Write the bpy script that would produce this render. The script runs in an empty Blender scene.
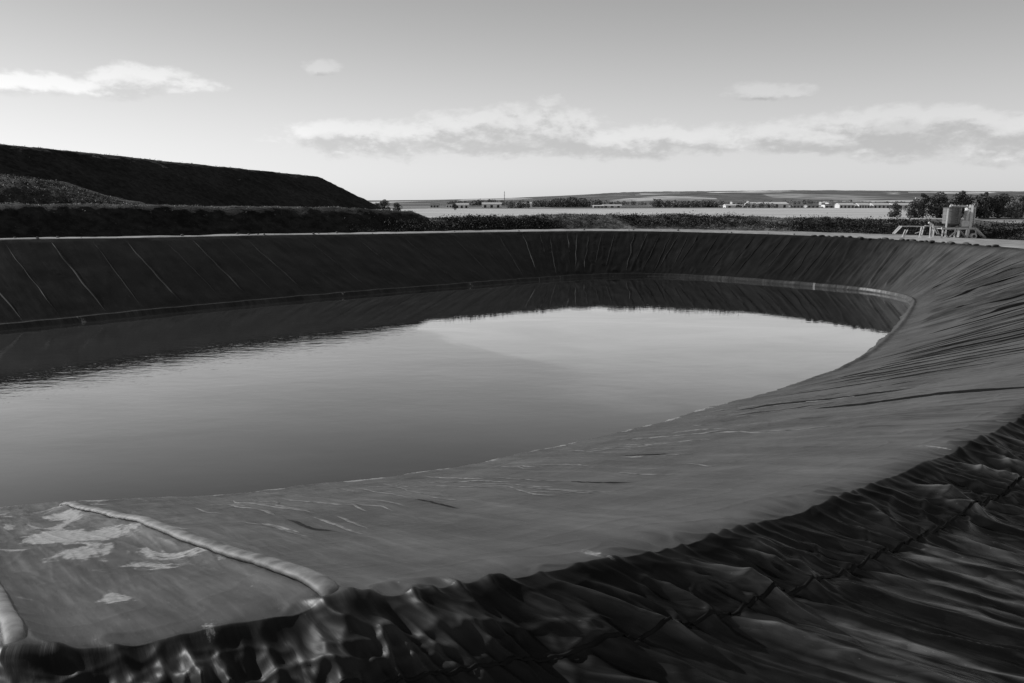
import bpy, math, random
import numpy as np
R = math.radians
sc = bpy.context.scene
col = sc.collection
rng = random.Random(7)
nr = np.random.default_rng(11)

# ------------------------------------------------------------------ noise
def _hash(ix, iy, seed):
    h = (ix.astype(np.int64) * 374761393 + iy.astype(np.int64) * 668265263 + seed * 974711) & 0xffffffff
    h = ((h ^ (h >> 13)) * 1274126177) & 0xffffffff
    h = h ^ (h >> 16)
    return (h & 0xffff) / 65535.0
def pn(x, y, seed=0):
    """gradient noise, about -0.7..0.7"""
    x = np.asarray(x, float); y = np.asarray(y, float)
    x, y = np.broadcast_arrays(x, y)
    ix = np.floor(x); iy = np.floor(y); fx = x - ix; fy = y - iy
    ux = fx * fx * fx * (fx * (fx * 6 - 15) + 10); uy = fy * fy * fy * (fy * (fy * 6 - 15) + 10)
    def g(dx, dy):
        a = _hash(ix + dx, iy + dy, seed) * 2 * np.pi
        return np.cos(a) * (fx - dx) + np.sin(a) * (fy - dy)
    return (g(0, 0) * (1 - ux) + g(1, 0) * ux) * (1 - uy) + (g(0, 1) * (1 - ux) + g(1, 1) * ux) * uy
def fbm(x, y, seed=0, o=4):
    v = 0; a = 1.0
    for k in range(o):
        v = v + a * pn(x * 2 ** k, y * 2 ** k, seed + 17 * k); a *= .5
    return v
def ridge(x, y, seed=0, sharp=1.0):
    return np.clip(1 - np.abs(pn(x, y, seed)) * 2.2 * sharp, 0, 1)
def sstep(a, b, x):
    t = np.clip((x - a) / (b - a), 0, 1); return t * t * (3 - 2 * t)

# ------------------------------------------------------------------ object helpers
def tag(o, label=None, cat=None, group=None, kind=None):
    if label: o['label'] = label
    if cat: o['category'] = cat
    if group: o['group'] = group
    if kind: o['kind'] = kind
    return o
def empty(name, loc=(0, 0, 0), rz=0):
    o = bpy.data.objects.new(name, None); col.objects.link(o)
    o.location = loc; o.rotation_euler = (0, 0, rz); return o
def link_mesh(name, me, mat, parent=None, smooth=False):
    me.materials.append(mat)
    if smooth: me.polygons.foreach_set('use_smooth', np.ones(len(me.polygons), bool))
    o = bpy.data.objects.new(name, me); col.objects.link(o)
    if parent: o.parent = parent
    return o
def np_mesh(name, V, F, mat, parent=None, smooth=False):
    """V (n,3) array, F (m,4) or (m,3) int array"""
    me = bpy.data.meshes.new(name)
    V = np.asarray(V, np.float32); F = np.asarray(F, np.int32)
    k = F.shape[1]
    me.vertices.add(len(V)); me.vertices.foreach_set('co', V.ravel())
    me.loops.add(F.size); me.loops.foreach_set('vertex_index', F.ravel())
    me.polygons.add(len(F)); me.polygons.foreach_set('loop_start', np.arange(0, F.size, k, dtype=np.int32))
    me.update(calc_edges=True); me.validate()
    return link_mesh(name, me, mat, parent, smooth)
def above(V, F, zmin):
    return F[(V[F][:, :, 2] > zmin).any(1)]
def grid_faces(n, m, close=False):
    i = np.arange(n if close else n - 1)[:, None]; j = np.arange(m - 1)[None, :]
    i2 = (i + 1) % n
    return np.stack([i * m + j, i2 * m + j, i2 * m + j + 1, i * m + j + 1], -1).reshape(-1, 4)

class MB:
    def __init__(s): s.v = []; s.f = []
    def add(s, V, F):
        b = len(s.v); s.v += [tuple(p) for p in V]; s.f += [tuple(b + i for i in f) for f in F]; return s
    def box(s, c, d, rz=0):
        x, y, z = d[0] / 2, d[1] / 2, d[2] / 2; cs, sn = math.cos(rz), math.sin(rz)
        V = []
        for sz in (-1, 1):
            for sx, sy in ((-1, -1), (1, -1), (1, 1), (-1, 1)):
                px, py = sx * x, sy * y
                V.append((c[0] + px * cs - py * sn, c[1] + px * sn + py * cs, c[2] + sz * z))
        return s.add(V, [(3, 2, 1, 0), (4, 5, 6, 7), (0, 1, 5, 4), (1, 2, 6, 5), (2, 3, 7, 6), (3, 0, 4, 7)])
    def tube(s, pts, r, n=8, caps=True):
        P = [np.array(p, float) for p in pts]
        rr = r if hasattr(r, '__len__') else [r] * len(P)
        V = []; F = []
        for i, p in enumerate(P):
            t = P[min(i + 1, len(P) - 1)] - P[max(i - 1, 0)]; t /= np.linalg.norm(t) + 1e-9
            a = np.array((0, 0, 1.)) if abs(t[2]) < .9 else np.array((1., 0, 0))
            u = np.cross(t, a); u /= np.linalg.norm(u); w = np.cross(u, t)
            for k in range(n):
                q = 2 * math.pi * k / n
                V.append(p + rr[i] * (u * math.cos(q) + w * math.sin(q)))
        for i in range(len(P) - 1):
            for k in range(n):
                F.append((i * n + k, i * n + (k + 1) % n, (i + 1) * n + (k + 1) % n, (i + 1) * n + k))
        if caps:
            F.append(tuple(range(n))[::-1]); F.append(tuple((len(P) - 1) * n + k for k in range(n)))
        return s.add(V, F)
    def bar(s, a, b, w): return s.tube([a, b], w * .7071, 4)
    def lathe(s, prof, c=(0, 0, 0), n=24):
        V = []; F = []
        for r, z in prof:
            for k in range(n):
                q = 2 * math.pi * k / n; V.append((c[0] + r * math.cos(q), c[1] + r * math.sin(q), c[2] + z))
        for i in range(len(prof) - 1):
            for k in range(n):
                F.append((i * n + k, i * n + (k + 1) % n, (i + 1) * n + (k + 1) % n, (i + 1) * n + k))
        F.append(tuple(range(n))[::-1]); F.append(tuple((len(prof) - 1) * n + k for k in range(n)))
        return s.add(V, F)
    def build(s, name, mat, parent=None, smooth=False):
        me = bpy.data.meshes.new(name); me.from_pydata(s.v, [], s.f); me.update()
        return link_mesh(name, me, mat, parent, smooth)

# ------------------------------------------------------------------ materials (the photograph is black and white)
def new_mat(name):
    m = bpy.data.materials.new(name); m.use_nodes = True
    nt = m.node_tree; return m, nt, nt.nodes['Principled BSDF']
def N(nt, t, **k):
    n = nt.nodes.new(t)
    for a, b in k.items(): setattr(n, a, b)
    return n
def math_n(nt, op, a, b=None, c=None, clamp=False):
    n = N(nt, 'ShaderNodeMath', operation=op); n.use_clamp = clamp
    for i, x in enumerate((a, b, c)):
        if x is None: continue
        if isinstance(x, (int, float)): n.inputs[i].default_value = x
        else: nt.links.new(x, n.inputs[i])
    return n.outputs[0]
def smooth_n(nt, x, a, b, c=0., d=1.):
    n = N(nt, 'ShaderNodeMapRange', interpolation_type='SMOOTHSTEP')
    nt.links.new(x, n.inputs[0])
    for i, v in enumerate((a, b, c, d)): n.inputs[1 + i].default_value = v
    return n.outputs[0]
def noise_n(nt, vec, scale, detail=4, rough=.55, dist=0, sx=None):
    if sx:
        mp = N(nt, 'ShaderNodeMapping'); mp.inputs['Scale'].default_value = sx
        nt.links.new(vec, mp.inputs['Vector']); vec = mp.outputs[0]
    n = N(nt, 'ShaderNodeTexNoise'); n.inputs['Scale'].default_value = scale
    n.inputs['Detail'].default_value = detail; n.inputs['Roughness'].default_value = rough; n.inputs['Distortion'].default_value = dist
    nt.links.new(vec, n.inputs['Vector']); return n.outputs['Fac']
def grey(nt, v):
    c = N(nt, 'ShaderNodeCombineColor')
    for i in range(3): nt.links.new(v, c.inputs[i])
    return c.outputs[0]
def g4(v): return (v, v, v, 1)
def simple(name, v, rough=.7, var=.25, scale=3., bump=0., spec=.4, metallic=0.):
    m, nt, b = new_mat(name)
    tc = N(nt, 'ShaderNodeTexCoord')
    n = noise_n(nt, tc.outputs['Object'], scale, 5)
    k = smooth_n(nt, n, .25, .75, v * (1 - var), v * (1 + var))
    nt.links.new(grey(nt, k), b.inputs['Base Color'])
    b.inputs['Roughness'].default_value = rough; b.inputs['Specular IOR Level'].default_value = spec; b.inputs['Metallic'].default_value = metallic
    if bump:
        bp = N(nt, 'ShaderNodeBump'); bp.inputs['Strength'].default_value = 1; bp.inputs['Distance'].default_value = bump
        nt.links.new(n, bp.inputs['Height']); nt.links.new(bp.outputs[0], b.inputs['Normal'])
    return m

def liner_mat():
    m, nt, b = new_mat('black_geomembrane')
    at = N(nt, 'ShaderNodeAttribute', attribute_name='sa'); sa = at.outputs['Vector']
    uu = N(nt, 'ShaderNodeAttribute', attribute_name='u').outputs['Fac']
    silt_glint_a = N(nt, 'ShaderNodeAttribute', attribute_name='silt_and_glint').outputs['Fac']
    big = noise_n(nt, sa, .35, 5, .6)
    fine = noise_n(nt, sa, 1.0, 6, .65, .3, (5.0, .45, 1))
    grit = noise_n(nt, sa, 9, 6, .7)
    wide = noise_n(nt, sa, 1.0, 5, .6, .3, (1.3, .10, 1))
    base = math_n(nt, 'MULTIPLY', smooth_n(nt, big, .3, .7, .75, 1.3), math_n(nt, 'MULTIPLY', smooth_n(nt, fine, .3, .7, .74, 1.28), smooth_n(nt, wide, .3, .7, .72, 1.3)))
    lit_and_silt = N(nt, 'ShaderNodeAttribute', attribute_name='lit_and_silt').outputs['Fac']
    base = math_n(nt, 'MULTIPLY', base, math_n(nt, 'ADD', LINER_BASE, math_n(nt, 'MULTIPLY', lit_and_silt, LIT_AND_SILT)))  # slopes and fold ridges lightened in the base colour as if lit
    # dried silt: streaky patches, the tide line; also a painted wet highlight near shore
    patch = noise_n(nt, sa, .6, 8, .62, .8, (1.2, .45, 1))
    th = math_n(nt, 'SUBTRACT', .78, math_n(nt, 'MULTIPLY', silt_glint_a, .34))
    pm = smooth_n(nt, math_n(nt, 'SUBTRACT', math_n(nt, 'ADD', patch, math_n(nt, 'MULTIPLY', math_n(nt, 'SUBTRACT', grit, .5), .12)), th), 0, .05)
    streak = smooth_n(nt, fine, .63, .8, 0, .25)
    dm = math_n(nt, 'MAXIMUM', pm, streak)
    speck = smooth_n(nt, noise_n(nt, sa, 16, 2, .5), .70, .76, 0, .8); speck = math_n(nt, 'MULTIPLY', speck, lit_and_silt); dm = math_n(nt, 'MAXIMUM', dm, speck)
    silt = smooth_n(nt, grit, .3, .7, .13, .30)
    mix = N(nt, 'ShaderNodeMix', data_type='FLOAT'); nt.links.new(dm, mix.inputs[0]); nt.links.new(base, mix.inputs[2]); nt.links.new(silt, mix.inputs[3])
    nt.links.new(grey(nt, mix.outputs[0]), b.inputs['Base Color'])
    ro = math_n(nt, 'ADD', math_n(nt, 'MULTIPLY', lit_and_silt, -.01), math_n(nt, 'ADD', smooth_n(nt, fine, .3, .7, LINER_ROUGH - .07, LINER_ROUGH + .1), math_n(nt, 'MULTIPLY', dm, .2)))
    gls = N(nt, 'ShaderNodeAttribute', attribute_name='gloss').outputs['Fac']
    ro = math_n(nt, 'ADD', math_n(nt, 'SUBTRACT', ro, math_n(nt, 'MULTIPLY', gls, .13)), math_n(nt, 'MULTIPLY', N(nt, 'ShaderNodeAttribute', attribute_name='dull').outputs['Fac'], .16)); nt.links.new(ro, b.inputs['Roughness'])
    nt.links.new(math_n(nt, 'ADD', math_n(nt, 'ADD', .11, math_n(nt, 'MULTIPLY', gls, .26)), math_n(nt, 'MULTIPLY', lit_and_silt, .17)), b.inputs['Specular IOR Level'])
    # creases
    w = noise_n(nt, sa, 1.6, 5, .6, .8, (1.6, .5, 1))
    def crumple(sc3, d3):
        wv = N(nt, 'ShaderNodeMix', data_type='VECTOR'); wn = N(nt, 'ShaderNodeTexNoise'); wn.inputs['Scale'].default_value = 1.3; wn.inputs['Detail'].default_value = 3
        nt.links.new(sa, wn.inputs['Vector']); wv.inputs[0].default_value = .22; nt.links.new(sa, wv.inputs[4]); nt.links.new(wn.outputs['Color'], wv.inputs[5])
        mp = N(nt, 'ShaderNodeMapping'); mp.inputs['Scale'].default_value = sc3; nt.links.new(wv.outputs[1], mp.inputs['Vector'])
        v = N(nt, 'ShaderNodeTexVoronoi', feature='F1'); v.inputs['Scale'].default_value = 1; nt.links.new(mp.outputs[0], v.inputs['Vector'])
        return math_n(nt, 'MULTIPLY', v.outputs['Distance'], d3)
    cr = math_n(nt, 'MULTIPLY', gls, math_n(nt, 'ADD', crumple((2.6, .9, 1), 6.5), crumple((7.5, 2.4, 1), 3.2)))
    hh = math_n(nt, 'ADD', cr, math_n(nt, 'ADD', math_n(nt, 'MULTIPLY', w, .6), math_n(nt, 'ADD', math_n(nt, 'MULTIPLY', fine, .5), math_n(nt, 'MULTIPLY', grit, .05))))
    bp = N(nt, 'ShaderNodeBump'); bp.inputs['Strength'].default_value = .8; bp.inputs['Distance'].default_value = .018
    nt.links.new(hh, bp.inputs['Height']); nt.links.new(bp.outputs[0], b.inputs['Normal'])
    return m
LINER_BASE = .010; LIT_AND_SILT = .043; LINER_ROUGH = .42

def water_mat():
    m, nt, b = new_mat('pond_water')
    geo = N(nt, 'ShaderNodeNewGeometry').outputs['Position']
    w1 = noise_n(nt, geo, .9, 3, .5, .2, (.8, 1.6, 1))
    w2 = noise_n(nt, geo, 4.0, 3, .5, 0, (.7, 1.5, 1))
    wind = noise_n(nt, geo, .055, 6, .55, .6)
    sep = N(nt, 'ShaderNodeSeparateXYZ'); nt.links.new(geo, sep.inputs[0])
    calm = smooth_n(nt, math_n(nt, 'ADD', math_n(nt, 'ADD', math_n(nt, 'MULTIPLY', sep.outputs[0], .81), math_n(nt, 'MULTIPLY', sep.outputs[1], .58)), math_n(nt, 'MULTIPLY', wind, 36)), 46.3, 51.5)  # calm water; its brighter patch also paints in a cloud reflection
    # calm under the lee of the far bank, ruffled towards the near shore
    lee = math_n(nt, 'ADD', math_n(nt, 'MULTIPLY', sep.outputs[1], .018), math_n(nt, 'MULTIPLY', sep.outputs[0], .012))
    k = smooth_n(nt, math_n(nt, 'ADD', lee, math_n(nt, 'MULTIPLY', wind, .9)), 1.25, 1.75, 1.0, .28)
    h = math_n(nt, 'MULTIPLY', math_n(nt, 'ADD', w1, math_n(nt, 'MULTIPLY', w2, .22)), k)
    bp = N(nt, 'ShaderNodeBump'); bp.inputs['Strength'].default_value = 1; bp.inputs['Distance'].default_value = WAVE
    nt.links.new(h, bp.inputs['Height']); # dark body under a reflecting surface whose share grows towards grazing view
    nt.nodes.remove(b)
    df = N(nt, 'ShaderNodeBsdfDiffuse'); df.inputs['Color'].default_value = g4(.03)
    gl = N(nt, 'ShaderNodeBsdfGlossy'); nt.links.new(smooth_n(nt, calm, 0, 1, .028, .012), gl.inputs['Roughness']); gl.inputs['Color'].default_value = g4(1)
    nt.links.new(bp.outputs[0], gl.inputs['Normal'])
    lw = N(nt, 'ShaderNodeLayerWeight'); fac = smooth_n(nt, lw.outputs['Facing'], .605, .885, .125, 1.)
    fac = math_n(nt, 'MULTIPLY', fac, math_n(nt, 'MULTIPLY', smooth_n(nt, calm, 0, 1, .84, 1.0), smooth_n(nt, noise_n(nt, geo, .11, 5, .6, .5, (.7, 1.5, 1)), .3, .7, .90, 1.04))); mxs = N(nt, 'ShaderNodeMixShader'); nt.links.new(fac, mxs.inputs[0]); nt.links.new(df.outputs[0], mxs.inputs[1]); nt.links.new(gl.outputs[0], mxs.inputs[2])
    nt.links.new(mxs.outputs[0], nt.nodes['Material Output'].inputs['Surface'])
    return m
WAVE = .009

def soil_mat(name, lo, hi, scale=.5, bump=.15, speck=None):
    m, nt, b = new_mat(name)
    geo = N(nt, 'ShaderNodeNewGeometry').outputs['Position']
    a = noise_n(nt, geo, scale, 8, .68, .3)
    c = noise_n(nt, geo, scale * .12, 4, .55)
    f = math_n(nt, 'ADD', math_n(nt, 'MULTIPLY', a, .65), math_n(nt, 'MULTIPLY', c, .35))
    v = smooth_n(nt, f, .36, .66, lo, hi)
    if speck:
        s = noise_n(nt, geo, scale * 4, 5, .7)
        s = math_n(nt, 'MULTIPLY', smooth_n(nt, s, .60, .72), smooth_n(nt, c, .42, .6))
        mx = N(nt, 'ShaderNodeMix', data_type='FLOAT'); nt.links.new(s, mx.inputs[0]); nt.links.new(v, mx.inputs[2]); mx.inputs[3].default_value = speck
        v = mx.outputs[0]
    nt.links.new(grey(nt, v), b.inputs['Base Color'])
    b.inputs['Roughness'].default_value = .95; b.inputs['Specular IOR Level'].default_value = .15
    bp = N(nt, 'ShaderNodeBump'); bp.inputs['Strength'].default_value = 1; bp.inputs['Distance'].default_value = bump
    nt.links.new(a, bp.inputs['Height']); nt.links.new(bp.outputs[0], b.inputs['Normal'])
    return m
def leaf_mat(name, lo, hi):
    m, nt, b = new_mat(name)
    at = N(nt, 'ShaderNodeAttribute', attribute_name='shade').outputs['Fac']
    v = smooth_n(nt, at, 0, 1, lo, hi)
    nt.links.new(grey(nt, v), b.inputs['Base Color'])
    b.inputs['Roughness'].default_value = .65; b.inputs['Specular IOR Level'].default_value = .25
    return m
def field_mat(name, v):
    m, nt, b = new_mat(name)
    geo = N(nt, 'ShaderNodeNewGeometry').outputs['Position']
    a = noise_n(nt, geo, .02, 5, .6, 0, (.25, 1.6, 1)); c = noise_n(nt, geo, .3, 4, .6, 0, (.3, 1, 1))
    k = smooth_n(nt, math_n(nt, 'ADD', math_n(nt, 'MULTIPLY', a, .7), math_n(nt, 'MULTIPLY', c, .3)), .33, .67, v * .72, v * 1.18)
    nt.links.new(grey(nt, k), b.inputs['Base Color']); b.inputs['Roughness'].default_value = 1; b.inputs['Specular IOR Level'].default_value = .1
    return m
def ground_mat():
    m, nt, b = new_mat('rough_grassland')
    geo = N(nt, 'ShaderNodeNewGeometry').outputs['Position']
    vo = N(nt, 'ShaderNodeTexVoronoi'); vo.inputs['Scale'].default_value = 1
    mp = N(nt, 'ShaderNodeMapping'); mp.inputs['Scale'].default_value = (.0045, .0028, 0); mp.inputs['Rotation'].default_value = (0, 0, .35)
    nt.links.new(geo, mp.inputs['Vector']); nt.links.new(mp.outputs[0], vo.inputs['Vector'])
    sp = N(nt, 'ShaderNodeSeparateColor'); nt.links.new(vo.outputs['Color'], sp.inputs[0])
    a = noise_n(nt, geo, .05, 7, .65); 
    v = math_n(nt, 'MULTIPLY', smooth_n(nt, sp.outputs[0], .3, 1, .10, .30), smooth_n(nt, a, .3, .7, .7, 1.25))
    nt.links.new(grey(nt, v), b.inputs['Base Color']); b.inputs['Roughness'].default_value = 1; b.inputs['Specular IOR Level'].default_value = .1
    return m
def hill_mat():
    m, nt, b = new_mat('distant_hillside')  # greys kept light to put distance haze into the colour
    geo = N(nt, 'ShaderNodeNewGeometry').outputs['Position']
    vo = N(nt, 'ShaderNodeTexVoronoi'); vo.inputs['Scale'].default_value = 1; vo.inputs['Randomness'].default_value = .9
    mp = N(nt, 'ShaderNodeMapping'); mp.inputs['Scale'].default_value = (.0042, .0022, 0); mp.inputs['Rotation'].default_value = (0, 0, .25)
    nt.links.new(geo, mp.inputs['Vector']); nt.links.new(mp.outputs[0], vo.inputs['Vector'])
    sp = N(nt, 'ShaderNodeSeparateColor'); nt.links.new(vo.outputs['Color'], sp.inputs[0])
    a = noise_n(nt, geo, .012, 6, .65)
    fields = smooth_n(nt, sp.outputs[0], .5, .95, .13, .66)
    wood = noise_n(nt, geo, .0019, 5, .5, .3, (1, 1.6, 0))
    wd = N(nt, 'ShaderNodeAttribute', attribute_name='wood').outputs['Fac']
    wm = smooth_n(nt, math_n(nt, 'ADD', wood, math_n(nt, 'MULTIPLY', wd, .55)), .46, .52)
    mx = N(nt, 'ShaderNodeMix', data_type='FLOAT'); nt.links.new(wm, mx.inputs[0]); nt.links.new(fields, mx.inputs[2]); mx.inputs[3].default_value = .13
    v = math_n(nt, 'MULTIPLY', mx.outputs[0], smooth_n(nt, a, .3, .7, .6, 1.4))
    nt.links.new(grey(nt, v), b.inputs['Base Color']); b.inputs['Roughness'].default_value = 1; b.inputs['Specular IOR Level'].default_value = .05
    return m

# ------------------------------------------------------------------ the pond: pairs of (rim point, foot of slope at water level)
WZ = -6.0
PAIRS = [
 (-5.7, 8.1, 0, -20.5, 27.2), (-2.2, 9.4, 0, -15.3, 28.1), (1.9, 10.9, 0, -9.5, 29.2), (5.9, 13.3, 0, -4.0, 31.2),
 (12.3, 18.5, 0, 3.0, 35.3), (23, 29, 0, 12, 42.6), (35, 44, 0, 21.8, 51.8), (45, 59, 0, 31, 65), (51, 72, 0, 39.2, 78.7),
 (52.6, 83, 0, 43.4, 86.5), (51.4, 92, 0, 44.3, 91.5), (49.2, 100, 0, 43.2, 96.8), (46, 107.2, 0, 39.3, 101.9),
 (41.1, 114.8, 0, 33.9, 107.6), (33, 122.5, 0, 26.5, 113.9), (22.5, 128, .05, 18.2, 116.4), (11.5, 128, .1, 10, 114), (0, 122.4, .2, 3.2, 109.4),
 (-11, 115.3, .3, -2.5, 104.8), (-23, 107.0, .45, -12.5, 97.0), (-31, 101, .6, -19.8, 91.0), (-42.0, 91.0, .75, -31.2, 80.6),
 (-51.5, 81.4, 1, -40, 71), (-65, 67, 1, -50, 60), (-72, 50, .8, -54, 46), (-66, 30, .5, -50, 36), (-48, 16, .3, -42, 30.5),
 (-28, 9, .1, -33, 28), (-14, 7.2, 0, -26.5, 27)]
C5 = np.array(PAIRS, float)
def spline(C, per):
    n = len(C); out = []
    for i in range(n):
        p0, p1, p2, p3 = C[i - 1], C[i], C[(i + 1) % n], C[(i + 2) % n]
        def tj(a, b): return max(np.linalg.norm((b - a)[:2]) + .6 * np.linalg.norm((b - a)[3:5]), 1e-3) ** .5
        t0 = 0; t1 = tj(p0, p1); t2 = t1 + tj(p1, p2); t3 = t2 + tj(p2, p3)
        t = np.linspace(t1, t2, per, endpoint=False)[:, None]
        A1 = (t1 - t) / (t1 - t0) * p0 + (t - t0) / (t1 - t0) * p1
        A2 = (t2 - t) / (t2 - t1) * p1 + (t - t1) / (t2 - t1) * p2
        A3 = (t3 - t) / (t3 - t2) * p2 + (t - t2) / (t3 - t2) * p3
        B1 = (t2 - t) / (t2 - t0) * A1 + (t - t0) / (t2 - t0) * A2
        B2 = (t3 - t) / (t3 - t1) * A2 + (t - t1) / (t3 - t1) * A3
        out.append((t2 - t) / (t2 - t1) * B1 + (t - t1) / (t2 - t1) * B2)
    return np.concatenate(out)
TAB = spline(C5, 60); TAB = np.concatenate([TAB, TAB[:1]])
SEG = np.linalg.norm(np.diff(TAB[:, :2], axis=0), axis=1)
STAB = np.concatenate([[0], np.cumsum(SEG)]); STOT = STAB[-1]
SP = [STAB[i * 60] for i in range(len(PAIRS))] + [STOT]          # arc position of each pair
def SI(k): return float(np.interp(k, np.arange(len(SP)), SP))    # pair index -> arc position
def tab(S):
    S = np.mod(S, STOT); return [np.interp(S, STAB, TAB[:, k]) for k in range(5)]
def wrap(S):   # arc position centred on the near crest, for smooth masks
    return np.where(S > STOT * .75, S - STOT, S)
def near_w(S):
    w = wrap(S); return sstep(SI(27) - STOT, SI(28) - STOT + 4, w) * (1 - sstep(SI(5), SI(6.3), w))
def base(S, A):
    rx, ry, rz, qx, qy = tab(S)
    dx, dy = qx - rx, qy - ry; Lh = np.hypot(dx, dy); L = np.sqrt(Lh ** 2 + (rz - WZ) ** 2)
    ex, ey = dx / Lh, dy / Lh
    ap = np.maximum(A, 0); an = np.maximum(-A, 0)
    u = ap / L
    h = np.where(A > 0, ap * Lh / L, -an)
    nw = near_w(S)
    zin = rz + (WZ - rz) * u
    # concave foot of the far slopes, a bench with a ballast roll at the water line
    bench = (1 - nw) * (.22 * np.exp(-((u - .965) / .018) ** 2))
    drop_near = (1 + .2 * (1 - sstep(SI(1.3), SI(2.8), wrap(S)))) * .92 * (1 - np.exp(-an * .55)) + .04 * an
    drop_far = .05 * an + .6 * sstep(.9, 1.5, an)
    zout = rz - (nw * drop_near + (1 - nw) * drop_far)
    z = np.where(A > 0, zin + bench, zout) - (.07 * nw + .02) * np.exp(-(A / .5) ** 2)
    return np.stack([rx + ex * h, ry + ey * h, z], -1), u
# folds that run down the slope: arc position, drift, width, height, start, end (m down the slope)
FOLDS = []
_f = random.Random(3)
s_ = SI(3.0)
while s_ < SI(11.2):
    FOLDS.append((s_, _f.uniform(-.05, .05), _f.uniform(.06, .13), (.12 + .88 * float(sstep(SI(5), SI(7.2), s_))) * _f.uniform(.08, .24) * (1 if _f.random() < .75 else -.6),
                  _f.uniform(0, 5) if _f.random() < .6 else _f.uniform(4, 9), _f.uniform(9, 22)))
    s_ += _f.uniform(.35, 1.9) * (1 if s_ < SI(10) else 2.2)
BIGFOLD = (SI(5.0), .02, .30, .45, .3, 10.5)
def SKEW(w): return np.interp(w, [SI(.7), SI(1.7), SI(3.0), SI(4.2)], [.0, .85, .75, .40])
def disp(S, A, u):
    w = wrap(S); nw = near_w(S)
    A_ = np.maximum(A, 0); an = np.maximum(-A, 0)
    slope = sstep(-.1, .9, A)
    d = np.zeros(np.broadcast(S, A).shape)
    # --- slope
    d = d + slope * (.10 * pn(w * .22, A * .13, 1) + .05 * pn(w * .6, A * .22, 2))
    d = d + slope * .018 * fbm(w * 1.6 + .5 * pn(w * .3, A * .2, 5), A * .18, 3, 3)
    tension = sstep(SI(2.0), SI(4.0), w) * (1 - sstep(SI(11), SI(14), w))
    warp = w + .35 * pn(w * .15, A * .12, 6)
    d = d + slope * tension * (.02 * ridge(warp * .9, A * .055, 7, 2.2) ** 3 + .016 * ridge(warp * 2.3, A * .09, 8, 1.6) ** 2)
    far = sstep(SI(10), SI(12), w) * (1 - sstep(SI(26), SI(27), w))
    lw_ = sstep(SI(16), SI(17.5), w)
    d = d + slope * far * ((.09 - .06 * lw_) * ridge(w * .45 + .4 * pn(w * .2, A * .2, 9), A * .05, 10, 2.5) ** 3 + (.05 - .03 * lw_) * pn(w * .9, A * .5, 12)) * (1 - sstep(.86, .92, u))
    wr1 = ridge(w * 1.25 + .9 * pn(w * .25, A * .16, 16) + .10 * A * pn(w * .1, A * .08, 19), A * .10, 17, 5.) ** 2
    wr2 = ridge(w * 2.6 + 1.2 * pn(w * .3, A * .2, 18), A * .16, 20, 5.) ** 2
    spots = np.clip(.2 + 1.8 * pn(w * .2, A * .15, 22), 0, 1)
    d = d + slope * nw * sstep(1, 4, A) * (.018 * wr1 * spots + .009 * wr2)
    # --- near slope: shallow silty hollows
    d = d + slope * nw * (.045 * fbm(w * .35 + A * .12, A * .33 - w * .1, 14, 4) + .012 * ridge(w * .7 + .3 * A, A * .9, 15, 2.) ** 3)
    for (s0, dr, wd, hh, a0, a1) in FOLDS :
        lo, hi = s0 - 1.6, s0 + 1.6
        cols = np.where((w[:, 0] > lo - 2) & (w[:, 0] < hi + 2))[0] if w.ndim == 2 and w.shape[1] == 1 else None
        if cols is not None and len(cols) == 0: continue
        ww = w[cols] if cols is not None else w
        AA = A[cols] if (cols is not None and A.shape[0] == w.shape[0]) else A
        x = (ww - s0 - dr * AA - .12 * pn(AA * .25, AA * 0 + s0, 21)) / wd
        prof = np.where(x < 0, np.exp(-(x / .7) ** 2), np.exp(-(x / 2.6) ** 2))
        env = sstep(a0, a0 + 1.5, AA) * (1 - sstep(a1 - 3, a1, AA)) * (1 - sstep(.78, .88, u[cols] if cols is not None else u))
        if cols is not None: d[cols] += hh * prof * env
        else: d = d + hh * prof * env
    for ts in (SI(1.0), SI(.05)):
        x = w - ts + (.045 * A if ts > 1 else 0) - .12 * pn(A * .4, A * 0 + (1 if ts > 1 else 2), 50)
        d = d + nw * .17 * np.exp(-(x / .40) ** 2) * sstep(-2.2, -.6, A) * (1 - sstep(20, 23, A))
    # --- apron on the outer side of the crest: draped folds
    ap = nw * sstep(-.10, .9, an)
    sk = w - (SKEW(w) + .4 * pn(w * .16, an * .12, 29)) * an
    wp = .55 * pn(sk * .5, an * .45, 30)
    g1 = ridge(sk * .62 + wp, an * .17 + 3, 31, 1.35)
    g2 = ridge(sk * 1.35 + wp * 1.6, an * .3, 32, 1.5)
    g3 = ridge(sk * 2.9 + wp * 2, an * .7 + sk * .3, 33, 1.6)
    up = 1 - sstep(1.15, 1.7, an)
    g4_ = ridge(sk * 5.2 + wp * 3 + .5 * pn(sk * 2, an * 2, 25), an * 1.3 + sk * .5, 26, 2.0)
    g5 = ridge(sk * 1.1 + .8 * pn(sk * .8, an * 1.1, 27), an * 1.5 - sk * .4, 28, 2.4)
    patchy = np.clip(.55 + 1.2 * pn(sk * .35, an * .5, 24), .15, 1.3)
    d = d + ap * patchy * (.045 * g4_ ** 2 + .065 * g5 ** 3 * (.3 + .7 * up))
    d = d + ap * ((.17 * g1 ** 1.8 + .14 * g2 ** 2.2 + .11 * g3 ** 2) * (.35 + .65 * up) + .10 * pn(sk * .9, an * .8, 34) * up + .035 * fbm(sk * 2.5, an * 1.2, 35, 3) - .12)
    lf = 1 - sstep(SI(1.2), SI(2.6), w)
    d = d + ap * lf * (.08 * ridge(w * .95 + .5 * pn(w * .7, an * .9, 44), an * .22, 45, 1.3) ** 1.5 + .03 * pn(w * 1.5, an * 1.6, 46) + .025 * ridge(w * 2.2 + .6 * pn(w, an * 1.5, 47), an * .6, 48, 1.8) ** 2)
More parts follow.
